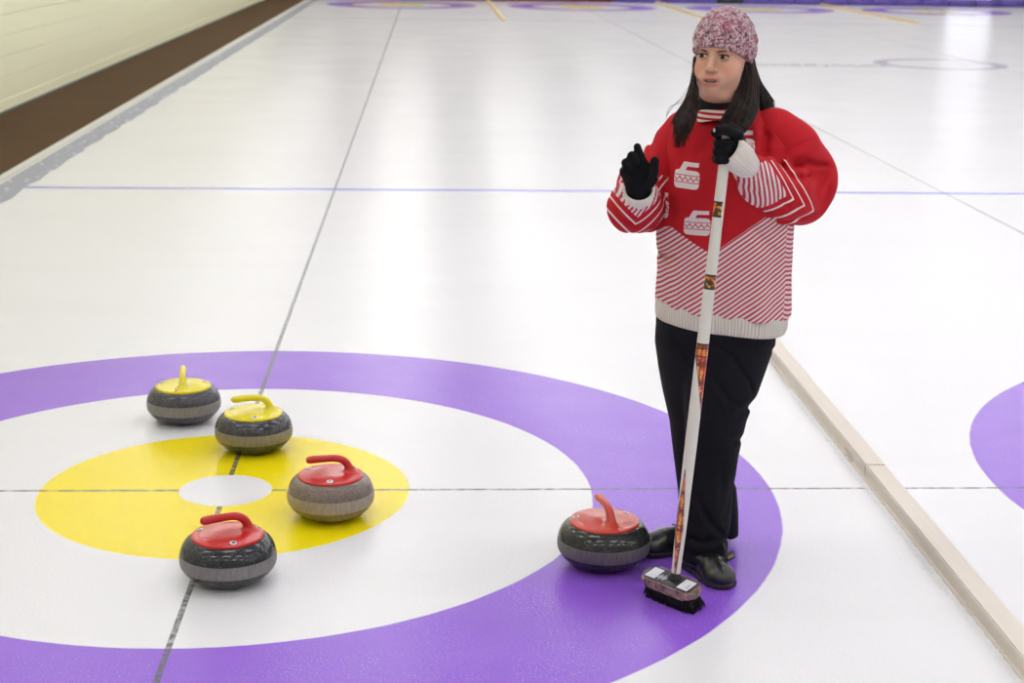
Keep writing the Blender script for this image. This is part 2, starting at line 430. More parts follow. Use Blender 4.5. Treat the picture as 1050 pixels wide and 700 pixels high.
redink = Mat('sticker_red', (.75, .04, .10), .4); redink.color(redink.mix(redink.noise(50), (.75, .04, .10), (.65, .04, .08)))
def stone(loc, ang, gm, pm_, label, group, stickers):
    e = empty('curling_stone', (*loc, 0)); tag(e, label, 'curling stone', group)
    link('granite_body', body_me, gm, e)
    h = link('handle', handle_me, pm_, e); h.rotation_euler.z = ang+PI
    for a, mm, tilt in stickers:
        s = link('sticker', stick_me, redink if mm == 'red' else white, e)
        rr_ = .084; s.location = (rr_*math.cos(a), rr_*math.sin(a), .1413); s.rotation_euler = (0, .17, a); s.rotation_mode = 'ZYX'; s.rotation_euler = (0, .16, a)
        s.rotation_mode = 'XYZ'
        q = link('mark', mark2_me if mm == 'dot' else mark_me, white if mm == 'red' else ink, s); q.location = (0, 0, .0014)
YEL = plastic('yellow_plastic', (.86, .74, .015), (.80, .68, .012)); RED = plastic('red_plastic', (.62, .022, .018), (.54, .018, .015))
ORG = plastic('orange_red_plastic', (.66, .055, .03), (.58, .045, .025)); REDB = plastic('bright_red_plastic', (.62, .028, .022), (.55, .02, .02))
D = math.radians
stone((-.251, .793), D(97), granite('granite_grey', (.022, .024, .032), (.09, .09, .105), (.42, .42, .45), (.27, .25, .24)), YEL,
      'yellow-handled curling stone on white ice, leftmost and furthest back, its handle seen end on', 'yellow-handled stones', [(D(-96), 'red', 0), (D(165), 'bar', 0), (D(22), 'dot', 0)])
stone((.048, .445), D(188), granite('granite_dark', (.018, .020, .028), (.085, .085, .098), (.36, .36, .38), (.29, .26, .215)), YEL,
      'yellow-handled curling stone on the yellow ring edge, its handle pointing left', 'yellow-handled stones', [(D(-80), 'dot', 0), (D(18), 'red', 0), (D(160), 'bar', 0)])
stone((.363, -.236), D(184), granite('granite_brown', (.115, .085, .07), (.27, .215, .185), (.50, .44, .40), (.40, .345, .30)), REDB,
      'red-handled curling stone of light brown granite on the yellow ring', 'red-handled stones', [(D(-88), 'bar', 0), (D(150), 'bar', 0), (D(30), 'dot', 0)])
stone((.101, -.757), D(200), granite('granite_black', (.008, .009, .012), (.05, .052, .062), (.38, .38, .42), (.25, .235, .24)), RED,
      'red-handled curling stone of black granite on white ice, nearest to the viewer', 'red-handled stones', [(D(-72), 'dot', 0), (D(30), 'bar', 0), (D(165), 'bar', 0)])
stone((1.192, -.656), D(102), granite('granite_green_black', (.010, .012, .012), (.048, .052, .05), (.26, .27, .26), (.16, .145, .145)), ORG,
      'orange-red-handled curling stone on the violet ring beside the shoes', 'red-handled stones', [(D(170), 'dot', 0), (D(-72), 'bar', 0), (D(35), 'bar', 0)])
# ================================================================== THE PERSON
Y0 = -.60
def W(u, v, dy=0.0): return at(u, v, Y0+dy)
BASE = np.array([1.49, -.60, 0.0])
person = empty('person', tuple(BASE))
tag(person, 'person in red patterned knitted jumper standing on the violet ring, one gloved hand raised', 'person')
def rotz(a): c, s = math.cos(a), math.sin(a); return np.array([[c, -s, 0], [s, c, 0], [0, 0, 1]])
def off(V): return V-BASE

# ---- head frame: x to her left, -y forward, origin between the eyes' depth and the skull
HA = D(-29); HR = rotz(HA)@np.array([[math.cos(D(1)), 0, math.sin(D(1))], [0, 1, 0], [-math.sin(D(1)), 0, math.cos(D(1))]])
eye_mid = at(730.9, 58.4, Y0-.03-.085*math.cos(HA))
HC = eye_mid-HR@np.array([0, -.088, 0])
def toH(P):
    Q = (P-HC)@HR; Q[..., 2] = np.where(Q[..., 2] < 0, Q[..., 2]*1.045, Q[..., 2]); Q[..., 0] *= 1.04; return Q
def fromH(V):
    V = np.array(V, float); V[..., 2] = np.where(V[..., 2] < 0, V[..., 2]/1.045, V[..., 2]); V[..., 0] /= 1.04; return V@HR.T+HC
NK = W(744, 118, .0)
def head_sdf(P):
    Q = toH(P); S = Q.copy(); S[..., 0] = np.abs(Q[..., 0])
    d = d_ell(Q, (0, .015, .035), (.074, .094, .088))
    d = smin(d, d_ell(Q, (0, -.025, -.03), (.0655, .064, .078)), .03)
    d = smin(d, d_ell(Q, (0, -.033, -.078), (.057, .048, .038)), .025)
    d = smin(d, d_ell(S, (.040, -.056, -.042), (.029, .026, .032)), .018)
    d = smin(d, d_ell(Q, (0, -.078, -.098), (.022, .015, .016)), .018)
    d = smin(d, d_ell(Q, (0, -.034, -.112), (.050, .044, .024)), .016)
    d = smin(d, d_ell(Q, (0, -.081, .019), (.046, .010, .010)), .014)
    d = smax(d, -d_ell(S, (.031, -.102, .002), (.021, .017, .012)), .010)
    d = smin(d, d_ell(S, (.031, -.0775, .001), (.0155, .013, .0105)), .005)
    d = smin(d, d_cone(Q, (0, -.087, .006), (0, -.108, -.031), .0065, .0098), .009)
    d = smin(d, d_ell(S, (.0115, -.098, -.035), (.0075, .010, .0068)), .005)
    d = smax(d, -d_ell(S, (.0065, -.103, -.0425), (.0036, .005, .003)), .003)
    d = smin(d, d_ell(Q, (0, -.084, -.065), (.032, .0125, .020)), .022)
    d = smin(d, d_ell(S, (.010, -.0975, -.0605), (.015, .0070, .0052)), .004)
    d = smin(d, d_ell(Q, (0, -.0965, -.0755), (.021, .0078, .0068)), .005)
    d = smax(d, -d_ell(Q, (0, -.106, -.0675), (.0185, .014, .0028)), .002)
    d = smin(d, d_ell(S, (.069, .012, -.005), (.006, .015, .024)), .006)
    d = smin(d, d_cone(P, fromH((0, .015, -.05)), NK, .052, .060), .03)
    return d
def face_col(V):
    Q = toH(V); ax = np.abs(Q[:, 0]); x, y, z = Q.T
    lid = np.exp(-(((ax-.031)/.019)**2+((z-.007)/.0065)**2))*(y < -.05)
    lip = .5*lid+np.exp(-((ax/.027)**4+((z+.068)/.0115)**4))*(y < -.075)
    inner = np.exp(-((ax/.017)**4+((z+.0675)/.0034)**4))*(y < -.07)
    cheek = np.exp(-(((ax-.042)/.022)**2+((z+.035)/.024)**2))*(y < -.02)+.6*np.exp(-((ax/.014)**2+((z+.033)/.012)**2))*(y < -.08)
    return np.stack([lip, cheek, inner], 1)
skin = Mat('skin', (.62, .37, .28), .42, sub=.12)
l, ck, inn = skin.sep(skin.attr('tint'))
sc_ = skin.mix(skin.noise(35, 3), (.72, .42, .30), (.66, .37, .265))
sc_ = skin.mix(ck*.55, sc_, (.70, .27, .20)); sc_ = skin.mix(l*.9, sc_, (.46, .11, .12)); sc_ = skin.mix(inn.step(.45, .3), sc_, (.06, .02, .02))
skin.color(sc_); skin.bump(skin.noise(500, 2), .08, .001)
c0 = HC
V1, F1 = surfnet(head_sdf, c0-[.12, .14, .20], c0+[.12, .14, .15], .0022)
# the rest of the body, hidden by the clothes: one skin down to the feet
RSH, LSH = W(697, 140, .06), W(806, 142, -.03)
REL, LEL = W(653, 222, .0), W(829, 205, .0)
RWR, LWR = W(655, 198, -.21), W(768, 171, -.24)
HIPR, HIPL = W(708, 352, .03), W(760, 356, -.01)
KNR, KNL = W(722, 455, .04), W(733, 463, -.06)
ANR, ANL = np.array([1.475, -.49, .09]), np.array([1.475, -.70, .09])
def body_sdf(P):
    d = d_chain(P, [NK+[0, 0, .06], NK+[0, .0, -.05], W(746, 200, .01), W(742, 270, .01), W(740, 325, .01)], [.048, .055, .13, .125, .135], .04)
    for sh, el, wr in ((RSH, REL, RWR), (LSH, LEL, LWR)):
        d = smin(d, d_chain(P, [NK+[0, 0, -.06], sh+[0, 0, -.01], el, wr], [.05, .045, .036, .024], .02), .03)
    for hp, kn, an in ((HIPR, KNR, ANR), (HIPL, KNL, ANL)):
        d = smin(d, d_chain(P, [hp, kn, an, an-[0, 0, .03]], [.070, .042, .032, .03], .02), .03)
    return d
V2, F2 = surfnet(body_sdf, (1.12, -1.0, .03), (1.88, -.3, HC[2]-.10), .009)
me = npmesh('body', off(np.vstack([V1, V2])), np.vstack([F1, F2+len(V1)]))
a_ = me.attributes.new('tint', 'FLOAT_VECTOR', 'POINT')
a_.data.foreach_set('vector', np.vstack([face_col(V1), np.zeros((len(V2), 3))]).astype(np.float32).ravel())
link('body', me, skin, person)

# ---- eyes, lashes, brows, teeth
eyew = Mat('eye_white', (.72, .66, .62), .15); eyew.color(eyew.mix(eyew.noise(200), (.72, .68, .65), (.66, .58, .55)))
iris = Mat('iris_brown', (.05, .025, .015), .1); iris.color(iris.mix(iris.noise(900), (.07, .035, .02), (.02, .01, .008)))
hairm = Mat('dark_brown_hair', (.015, .009, .008), .42, spec=.22)
hairm.color(hairm.mix(hairm.noise(60, 3, stretch=(1, 1, .15)).step(.55, .3), (.008, .005, .005), (.050, .028, .021)))
teeth = Mat('teeth', (.6, .56, .5), .3); teeth.color(teeth.mix(teeth.noise(90), (.62, .58, .52), (.5, .46, .4)))
def almond(cx, cz, w, h, yc, R):
    V = [(cx, yc-R, cz)]; F = []; n = 28
    for j in (1, 2, 3):
        for i in range(n):
            a = 2*PI*i/n; px = w*math.cos(a)*j/3; pz = h*math.sin(a)*(abs(math.sin(a))**.25)*j/3*(1 if math.sin(a) > 0 else .75)
            V.append((cx+px, yc-math.sqrt(max(R*R-px*px-pz*pz, 0)), cz+pz))
    for i in range(n): F.append((0, 1+(i+1) % n, 1+i))
    for j in range(2):
        for i in range(n): k = (i+1) % n; F.append((1+j*n+i, 1+j*n+k, 1+(j+1)*n+k, 1+(j+1)*n+i))
    return V, F
for s_ in (-1, 1):
    cx = .031*s_
    V, F = almond(cx, .0010, .0135, .0052, -.0735, .0185)
    ew = link('eye', mesh('eye', off(fromH(V)), F), eyew, person)
    V, F = almond(cx-.0010, .0012, .0070, .0060, -.0735, .0190)
    link('iris', mesh('iris', off(fromH(V)), F), iris, ew)
    j = Join()
    P = [(cx+t*.0150*s_, -.0735-math.sqrt(.0192**2-min(.0150*t, .0150)**2)*1.0, .0015+.0062*math.sqrt(max(0, 1-t*t*.96))+(.0018 if t > .8 else 0)) for t in np.linspace(-1, 1.08, 12)]
    j.add(*tube(fromH(P), np.linspace(.0012, .0022, 12), 6))
    P = [(cx+t*.0145*s_, -.0735-math.sqrt(.0192**2-min(.0145*t, .0145)**2), .0015-.0046*math.sqrt(max(0, 1-t*t))) for t in np.linspace(-.9, 1, 10)]
    j.add(*tube(fromH(P), .0006, 5))
    j.V = list(off(np.array(j.V))); j.build('lashes', hairm, person)
    P = [(s_*(.013+.036*t), -.0985+.026*t*t, .0135+.0048*math.sin(t*2.6)) for t in np.linspace(0, 1, 10)]
    V, F = tube(fromH(P), np.array([.0012, .0018, .0020, .0020, .0019, .0017, .0015, .0013, .0010, .0006]), 6)
    link('eyebrow', mesh('eyebrow', off(V), F), hairm, person)
V, F = tube(fromH([(t*.0125, -.0985+.3*(t*.0125)**2/.0125, -.0660) for t in np.linspace(-1, 1, 8)]), .0017, 6)
link('teeth', mesh('teeth', off(V), F), teeth, person)

# ---- knitted hat
def hat_sdf(P):
    Q = toH(P); x, y, z = Q[..., 0], Q[..., 1], Q[..., 2]
    a = np.arctan2(x, -y)
    e = d_ell(Q, (0, .010, .026), (.0865, .109, .1065))
    ph = a*5.0; row = z/.030*PI*2
    cab = np.abs(np.sin(ph+z*22))*.0060-.003+.0026*np.sin(row/1.6+2.2*np.sin(ph*2))
    fine = .0008*np.sin(z*900)*np.sin(a*70)
    e = e-(cab+fine)*np.clip((.125-z)/.03, 0, 1)
    zb = -.014-.43*y
    rim = z-zb
    return smax(e, -rim, .006)
hatm = Mat('marled_wool', (.5, .3, .35), .9, sheen=.3)
g1 = hatm.noise(140, 3, rough=.7); g2 = hatm.noise(75, 2); g3 = hatm.noise(30, 2)
hc_ = hatm.mix(g1.step(.5, .12), (.30, .055, .12), (.66, .54, .56))
hc_ = hatm.mix(g2.step(.61, .06), hc_, (.13, .07, .10)); hc_ = hatm.mix(g3.step(.60, .15)*.55, hc_, (.34, .03, .12))
hatm.color(hc_); hatm.bump(g1+g2, .9, .005)
sculpt('knitted_hat', hat_sdf, HC-[.12, .14, .05], HC+[.12, .14, .165], .0021, hatm, person, BASE)

# ---- torso of the jumper
rows = [  # v, left u, right u, half depth
    (104, 730, 756, .030), (110, 724, 778, .045), (116, 708, 790, .072), (123, 697, 803, .100), (132, 689, 812, .120), (145, 684, 818, .138),
    (165, 680, 818, .150), (200, 677, 816, .160), (240, 674, 813, .158), (280, 675, 811, .155), (315, 672, 811, .155), (331, 673, 809, .152), (345, 674, 804, .150), (362, 677, 799, .14)]
ra = np.array([[W(u0, v)[2], (W(u0, v)[0]+W(u1, v)[0])/2, (W(u1, v)[0]-W(u0, v)[0])/2, b] for v, u0, u1, b in rows])[::-1]
TA = D(-14); TR = rotz(TA)
HEM = W(740, 324, -.15)[2]
def torso_loc(P):
    z = P[..., 2]; cx = np.interp(z, ra[:, 0], ra[:, 1]); a = np.interp(z, ra[:, 0], ra[:, 2]); b = np.interp(z, ra[:, 0], ra[:, 3])
    q = np.stack([P[..., 0]-cx, P[..., 1]-(Y0+.01), z], -1)@TR
    return q, a, b
def torso_sdf(P, grow=0.0):
    q, a, b = torso_loc(P); x, y, z = q[..., 0], q[..., 1], q[..., 2]
    a = a/1.0; r = (np.abs(x/a)**2.4+np.abs(y/b)**2.4)**(1/2.4)
    d = (r-1)*np.minimum(a, b)*.92-grow
    # bust, soft folds
    d = smin(d, d_ell(q-np.array([0, 0, 0]), (-.062, -.115, W(740, 190)[2]), (.075, .055, .075))-grow, .05)
    d = smin(d, d_ell(q, (.062, -.115, W(740, 190)[2]), (.075, .055, .075))-grow, .05)
    wv = np.clip((W(740, 240)[2]-z)/.2, 0, 1)
    d = d+wv*(.006*np.sin(x*36+z*9)+.004*np.sin(x*75-z*14+1))*(np.abs(y) > .02)
    for L_, w, am in FOLDS: d = d+fold_line(P, L_, w, am)
    lo = HEM-.085*x-.012
    d = smax(d, lo-z, .008)
    return d
FOLDS = [([(787, 128), (785, 146), (783, 162)], 5, .022), ([(684, 160), (688, 195), (691, 228)], 5, .009), ([(704, 140), (700, 170), (702, 205)], 6, .006), ([(735, 132), (715, 160)], 5, .006),
         ([(766, 228), (782, 246), (797, 262)], 5, .008), ([(676, 258), (684, 262), (694, 258)], 4, .010), ([(683, 270), (687, 292), (684, 316)], 5, .008), ([(704, 262), (708, 292), (703, 318)], 6, .006),
         ([(757, 262), (762, 292), (758, 320)], 7, .006), ([(795, 262), (790, 290), (793, 318)], 5, .008), ([(765, 130), (775, 152)], 5, .008), ([(720, 215), (735, 235), (752, 240)], 7, .005)]
redc, creamc, pinkc = (.56, .012, .022), (.80, .72, .70), (.52, .075, .115)
def knit(name):
    m = Mat(name, redc, .85, spec=.25, sheen=.0)
    return m
def knit_red(m): return m.mix(m.noise(9, 3), redc, (.48, .010, .02))
def zig(m, x, z, x0, z0, wd, ht):
    """a knitted stone motif; x0,z0 its lower left corner"""
    X_, Z_ = (x-x0)/wd, (z-z0)/ht
    ex = ((X_-.5).abs()*2); body = rect(X_, Z_, 0.0, 1.0, 0.0, .72)*((ex._m('POWER', 6.0)+((Z_-.345).abs()/.355)._m('POWER', 5.0)) < 1.0)
    body = body*(1-rect(X_, Z_, 0, 1, .22, .25))*(1-rect(X_, Z_, 0, 1, .49, .52))
    tri = ((X_*4.5).frac()-.5).abs()*.36
    body = body*(1-rect(X_, Z_, .02, .98, .27, .47)*((Z_-.29-tri*.85).abs() < .030))
    body = body*(1-rect(X_, Z_, .02, .98, .41, .46)*(((X_*4.5).frac()-.5).abs() > .38))
    neck = (Z_ > .60)*(Z_ < .99)*((X_-(Z_*.48-.03)).abs() < .12)
    bar = rect(X_, Z_, .36, .93, .84, 1.0)
    return body.max(neck).max(bar)
jm = knit('jumper_knit')
x, h_, ang = jm.sep(jm.attr('pat'))      # lateral metres, height metres, angle
def loc(u, v): # pixel on the front -> (lateral, height)
    P = W(u, v, -.15); q, _, _ = torso_loc(P[None, :]); return float(q[0, 0]), float(P[2])
c = knit_red(jm)
P1, P2, P3, Pm = loc(685, 237), loc(729, 262), loc(785, 222), loc(806, 215)
def linez(x, a, b): return (x-a[0])*((b[1]-a[1])/(b[0]-a[0]))+a[1]
edge = linez(x, P1, P2)*((x > P1[0])*(x < P2[0]))+linez(x, P2, P3)*((x > P2[0])*(x < P3[0]))+linez(x, P3, (P3[0]+.1, P3[1]-.02))*(x > P3[0])
edge = edge+linez(x, (P1[0]-.1, P1[1]-.03), P1)*(x < P1[0]+.00001)
low_ = h_ < edge
side = loc(805, 280)[0]
st = (x*.62-h_*.80)*(x < side)+(x*-.5-h_*.86+.004)*(x > side-.00001)
fr = (st/.0118).frac()
stripe = m_ = jm.mix(((fr-.5).abs() < .24), (.82, .70, .70), (.50, .055, .10))
c = jm.mix(low_, c, stripe)
for (u, v, w_) in ((688, 195, 30), (699, 243, 30), (655, 230, 28), (745, 162, 28)):
    a0 = loc(u, v); b0 = loc(u+w_, v-26)
    c = jm.mix(zig(jm, x, h_, a0[0], a0[1], b0[0]-a0[0], b0[1]-a0[1])*(ang.abs() < 1.6), c, (.82, .74, .76))
jm.color(c)
kb = (x*1250).sin()*.5+(h_*1500).sin()*.5
jm.bump(kb*.6+jm.noise(160, 2), .35, .0015)
def torso_pat(V):
    q, _, _ = torso_loc(V); a = np.arctan2(q[:, 0], -q[:, 1]); return np.stack([q[:, 0], V[:, 2], a], 1)
jumper = sculpt('jumper', torso_sdf, (1.27, -.86, .60), (1.76, -.36, 1.40), .0048, jm, person, BASE, {'pat': torso_pat})
# hem rib
rib = Mat('cream_rib', (.74, .68, .62), .85)
rx, rz_, ra_ = rib.sep(rib.attr('pat')); q_ = (ra_*124).sin()
rib.color(rib.mix(q_.step(-.2, 1.4), (.64, .585, .53), (.82, .77, .71))); rib.bump(q_, .6, .002)
def hem_sdf(P):
    q, a, b = torso_loc(P); x, y, z = q[..., 0], q[..., 1], q[..., 2]
    r = (np.abs(x/(a+.0))**2.4+np.abs(y/b)**2.4)**(1/2.4); d = (r-1)*np.minimum(a, b)*.92+.002
    d = d+.003*np.sin(x*36+z*9)
    top = HEM-.085*x-.002; return smax(smax(d, z-top, .004), top-.058-z, .008)
def hem_pat(V):
    q, _, _ = torso_loc(V); a = np.arctan2(q[:, 0]/.18, -q[:, 1]/.15); return np.stack([q[:, 0], V[:, 2], a], 1)
hem = sculpt('hem', hem_sdf, (1.27, -.86, .60), (1.76, -.36, .88), .0046, rib, jumper, (0, 0, 0), {'pat': hem_pat})
hem.data.transform(Matrix.Translation(tuple(-BASE)))
# striped collar and black roll neck
colm = Mat('striped_collar', (.6, .02, .03), .85); _, _, cz = colm.objc()
czb = W(735, 116, -.07)[2]
colm.color(colm.mix((((cz-(czb-.012))/.0135).frac() < .5), (.55, .012, .02), (.80, .72, .68)))
colm.bump(colm.noise(250, 2), .4, .002)
NC = W(740.5, 119, -.010)
cc = [(NC+[0, -.012, -.024], .083, .80), (NC+[0, -.008, -.010], .079, .82), (NC+[0, -.004, .004], .073, .84), (NC+[0, -.002, .016], .067, .86), (NC+[0, 0, .018], .062, .86)]
V, F = tube([q[0] for q in cc], [q[1] for q in cc], 48, False)
link('collar', mesh('collar', off(V), F), colm, jumper)
blk = Mat('black_knit', (.006, .006, .008), .9, spec=.15); blk.color(blk.mix(blk.noise(60), (.010, .010, .012), (.02, .018, .022))); blk.bump(blk.noise(300, 2), .3, .001)
V, F = tube([NC+[0, 0, -.02], NC+[0, 0, .01], NC+[-.002, -.004, .030], NC+[-.003, -.008, .046], NC+[-.003, -.006, .048]], [.069, .068, .0665, .0665, .057], 40, False)
link('roll_neck', mesh('roll_neck', off(V), F), blk, person)

# ---- sleeves
def arm_pat(wr, ax, t0, k_up, k_dn, lean, scale=1.0, shift=0.0, ztop=9.0):
    """knitting coordinates: rows counted along the forearm from the cuff, chevron shaped"""
    wr = np.asarray(wr); ax = np.asarray(ax, float); ax /= np.linalg.norm(ax)      # direction in the x-z plane
    pr = np.array([-ax[1], ax[0]])                                                  # towards her shoulder side
    def f(V):
        q = np.stack([V[:, 0]-wr[0], V[:, 2]-wr[2]], 1); s = q@ax; t = q@pr-t0
        sd = s+np.where(t > 0, t*k_up, -t*k_dn)
        sd = np.where(V[:, 2] > ztop, 1.0, sd*scale+shift)
        return np.stack([sd, t, V[:, 0]+lean*V[:, 2]], 1)
    return f
slm = knit('sleeve_knit'); s_a, a_a, z_a = slm.sep(slm.attr('arm'))
sd = s_a
c = knit_red(slm)
strp = slm.mix(((z_a/.0128).frac()-.5).abs() < .24, (.82, .70, .70), (.50, .055, .10))
c = slm.mix(sd < .140, c, strp)
for k in (.163, .205, .252):
    c = slm.mix((sd-k).abs() < .0036, c, (.82, .74, .74))
slm.color(c)
slm.bump(slm.noise(160, 2), .35, .0015)
def lsleeve(P):
    d = d_chain(P, [LSH+[-.035, 0, .006], LSH+[.012, .0, -.035], W(822, 175, .01), W(822, 196, -.01)], [.080, .082, .085, .080], .03)
    f = d_chain(P, [W(820, 200, -.02), W(803, 198, -.11), W(782, 185, -.18), W(768, 173, -.225)], [.086, .083, .066, .045], .02)
    d = smin(d, f, .018)
    d = smin(d, d_ell(P, W(843, 186, -.01), (.040, .06, .055)), .03)
    for L_, w, am in LF: d = d+fold_line(P, L_, w, am)
    q = P-LWR; ax = (LWR-W(790, 190, -.14)); ax = ax/np.linalg.norm(ax)
    return smax(d, (q@ax)-.026, .006)
LF = [([(837, 142), (818, 149), (797, 158)], 1.3, .005), ([(850, 169), (838, 168), (826, 165), (812, 172)], 3, .018), ([(818, 179), (823, 184), (832, 180)], 3, .013),
      ([(796, 161), (804, 172), (812, 182), (820, 188)], 3, .015), ([(848, 172), (839, 190), (836, 206)], 4, .010), ([(772, 171), (780, 182), (791, 193)], 2.2, .006),
      ([(763, 190), (774, 198), (781, 199)], 2.6, .010), ([(783, 223), (807, 226), (830, 221)], 2.6, .009), ([(786, 136), (783, 160)], 4, .024), ([(800, 168), (812, 160), (830, 155)], 3.5, -.006),
      ([(795, 200), (810, 214), (828, 214)], 3, .006), ([(838, 214), (846, 204), (851, 190)], 3, .007)]
sculpt('sleeve', lsleeve, (1.46, -1.0, .92), (1.90, -.42, 1.42), .0045, slm, jumper, BASE, {'arm': arm_pat(LWR, (.86, -.5), -.012, 2.0, .6, .25, ztop=W(790, 158, -.1)[2])}).parent = jumper
def rsleeve(P):
    d = d_chain(P, [RSH+[.02, 0, .008], RSH+[-.012, 0, -.045], W(660, 190, .03), W(657, 212, .01)], [.070, .070, .070, .074], .03)
    f = d_chain(P, [W(656, 212, -.0), W(651, 212, -.09), W(653, 203, -.16), W(655, 200, -.195)], [.078, .074, .060, .047], .02)
    d = smin(d, f, .02)
    for L_, w, am in RF: d = d+fold_line(P, L_, w, am)
    ax = RWR-W(651, 212, -.09); ax = ax/np.linalg.norm(ax)
    return smax(d, ((P-RWR)@ax)-.010, .006)
RF = [([(668, 134), (668, 160)], 3, .010), ([(626, 200), (637, 222), (652, 231)], 2.6, .008), ([(630, 196), (641, 214), (654, 221), (668, 214)], 2.4, .007), ([(640, 236), (655, 240), (668, 236)], 2.5, .007), ([(655, 150), (664, 168)], 3, .008)]
sculpt('sleeve', rsleeve, (1.08, -.92, .88), (1.48, -.40, 1.42), .0045, slm, jumper, BASE, {'arm': arm_pat(RWR, (0, -1), 0, 1.0, 1.0, -.35, 1.0, .070, W(660, 181, -.06)[2])}).parent = jumper
# cuffs
def cuff(pts, rs, n=140, ribs=28, flat=None):
    V, F = tube(pts, rs, n, False, rib=(ribs, .028), flat=flat); me = mesh('cuff', off(V), F); o = link('cuff', me, cream, jumper)
    s = o.modifiers.new('thickness', 'SOLIDIFY'); s.thickness = .004; return o
cream = Mat('cream_cuff', (.80, .75, .70), .85); cream.color(cream.mix(cream.noise(30), (.82, .77, .73), (.74, .69, .64))); cream.bump(cream.noise(300, 2), .3, .0015)
cf = np.array([W(747, 153, -.292), W(751, 156, -.288), W(759, 163, -.276), W(764, 168, -.262), W(768, 171, -.245)])
cuff(cf, np.array([.0405, .0425, .0415, .037, .032]))
cf = np.array([W(655, 194, -.222), W(655, 196, -.216), W(655, 199, -.205), W(654, 202, -.19)])
cuff(cf, np.array([.040, .0425, .044, .042]))

# ---- gloves, each one knitted surface with five fingers
glm = Mat('black_glove', (.006, .006, .008), .9, spec=.15); glm.color(glm.mix(glm.noise(60), (.005, .005, .007), (.011, .011, .014))); glm.bump(glm.noise(350, 2), .35, .0012)
def glove_sdf(wrist, palm, fingers, kf=.004):
    def f(P):
        d = d_chain(P, *wrist, .012)
        for a, b, r1, r2 in palm: d = smin(d, d_cone(P, a, b, r1, r2), .014)
        for pts, rs in fingers:
            d = smin(d, d_chain(P, pts, rs, .003), kf)
        return d
    return f
# her right hand, raised, palm to the viewer, fingers bent
yR = -.235
wr = W(655, 199, -.205)
pal = [(wr, W(663, 174, yR-.005), .024, .018), (wr, W(656, 172, yR-.002), .025, .019), (wr, W(649, 174, yR), .025, .019), (wr, W(644, 180, yR), .024, .018), (W(660, 190, yR+.01), W(668, 184, yR-.02), .022, .016)]
fin = [([W(661, 171, yR), W(656, 160, yR-.010), W(653.5, 150.5, yR-.016)], [.0135, .0125, .0100]),
       ([W(656, 172, yR), W(649, 161, yR-.012), W(648, 160, yR-.034), W(652, 166, yR-.044)], [.0138, .0132, .0125, .011]),
       ([W(650, 174, yR), W(643, 167, yR-.010), W(642, 167, yR-.032), W(647, 173, yR-.042)], [.0136, .0130, .0122, .0108]),
       ([W(646, 180, yR), W(640, 175.5, yR-.008), W(640, 177, yR-.028), W(645, 183, yR-.038)], [.0128, .0124, .0115, .0102]),
       ([W(665, 187, yR-.015), W(670, 176, yR-.030), W(671.5, 165, yR-.036)], [.0155, .0140, .0120])]
f = glove_sdf(([wr+[0, .03, -.02], wr, W(655, 188, -.222)], [.030, .029, .028]), pal, fin, .008)
g = sculpt('glove', f, wr-[.09, .14, .05], wr+[.10, .06, .18], .0022, glm, person, BASE)
# her left hand, closed round the broom handle
ST, SB = at(745.5, 142, Y0-.285), np.array([1.361, -.950, .080])       # shaft axis, top and bottom
sx = (ST-SB)/np.linalg.norm(ST-SB)
def sh(v):                                     # point of the shaft axis at the height seen at image row v
    z = at(742, v, Y0-.28)[2]; t = (z-SB[2])/(ST[2]-SB[2]); return SB+(ST-SB)*t
LWH = W(760, 161, -.262)
fin = []
pal = []
for i, (v, ku, kv) in enumerate(((137, 755, 138), (146.5, 752, 147), (155, 749, 155.5), (163, 746, 163))):
    s0 = sh(v); k0 = np.array([*at(ku, kv, s0[1]-.012)])
    r = (.0130, .0128, .0124, .0115)[i]
    lead = np.array([-.030+.002*i, -.020, 0])
    fin.append(([k0, s0+[-.004, -.029, .003], s0+[-.026+.003*i, -.012, 0], s0+[-.020, .020, -.002], s0+[.006, .030, -.004]], [r*1.05, r, r, r*.92, r*.85]))
    pal.append((LWH+[.0, .01, 0], k0, .024, .0155))
    pal.append((LWH+[.0, .02, 0], s0+[.030, .016, 0], .024, .015))
s0 = sh(131)
fin.append(([LWH+[-.005, .02, .012], s0+[.026, .026, -.012], s0+[.004, .030, -.006], s0+[-.016, .022, -.002]], [.016, .015, .0135, .011]))
fin[0] = ([at(757, 139, ST[1]-.018), at(746, 134, ST[1]-.036), at(737, 133.5, ST[1]-.034), at(733.5, 136, ST[1]-.022), at(736, 139, ST[1]+.01)], [.0135, .013, .0125, .0115, .010])
f = glove_sdf(([W(770, 172, -.235), W(764, 166, -.25), LWH], [.030, .031, .030]), pal, fin)
gl = sculpt('glove', f, LWH-[.12, .10, .085], LWH+[.07, .09, .115], .0022, glm, person, BASE)
tip = at(732.3, 133.5, ST[1]-.040)
tp = Mat('grey_fingertip_pad', (.45, .47, .50), .7); tp.color(tp.mix(tp.noise(90), (.5, .52, .55), (.4, .42, .45)))
V, F = surfnet(lambda P: d_ell(P, tip, (.0035, .0045, .0055)), tip-.008, tip+.008, .0015)
link('fingertip_pad', npmesh('fingertip_pad', off(V), F), tp, gl)

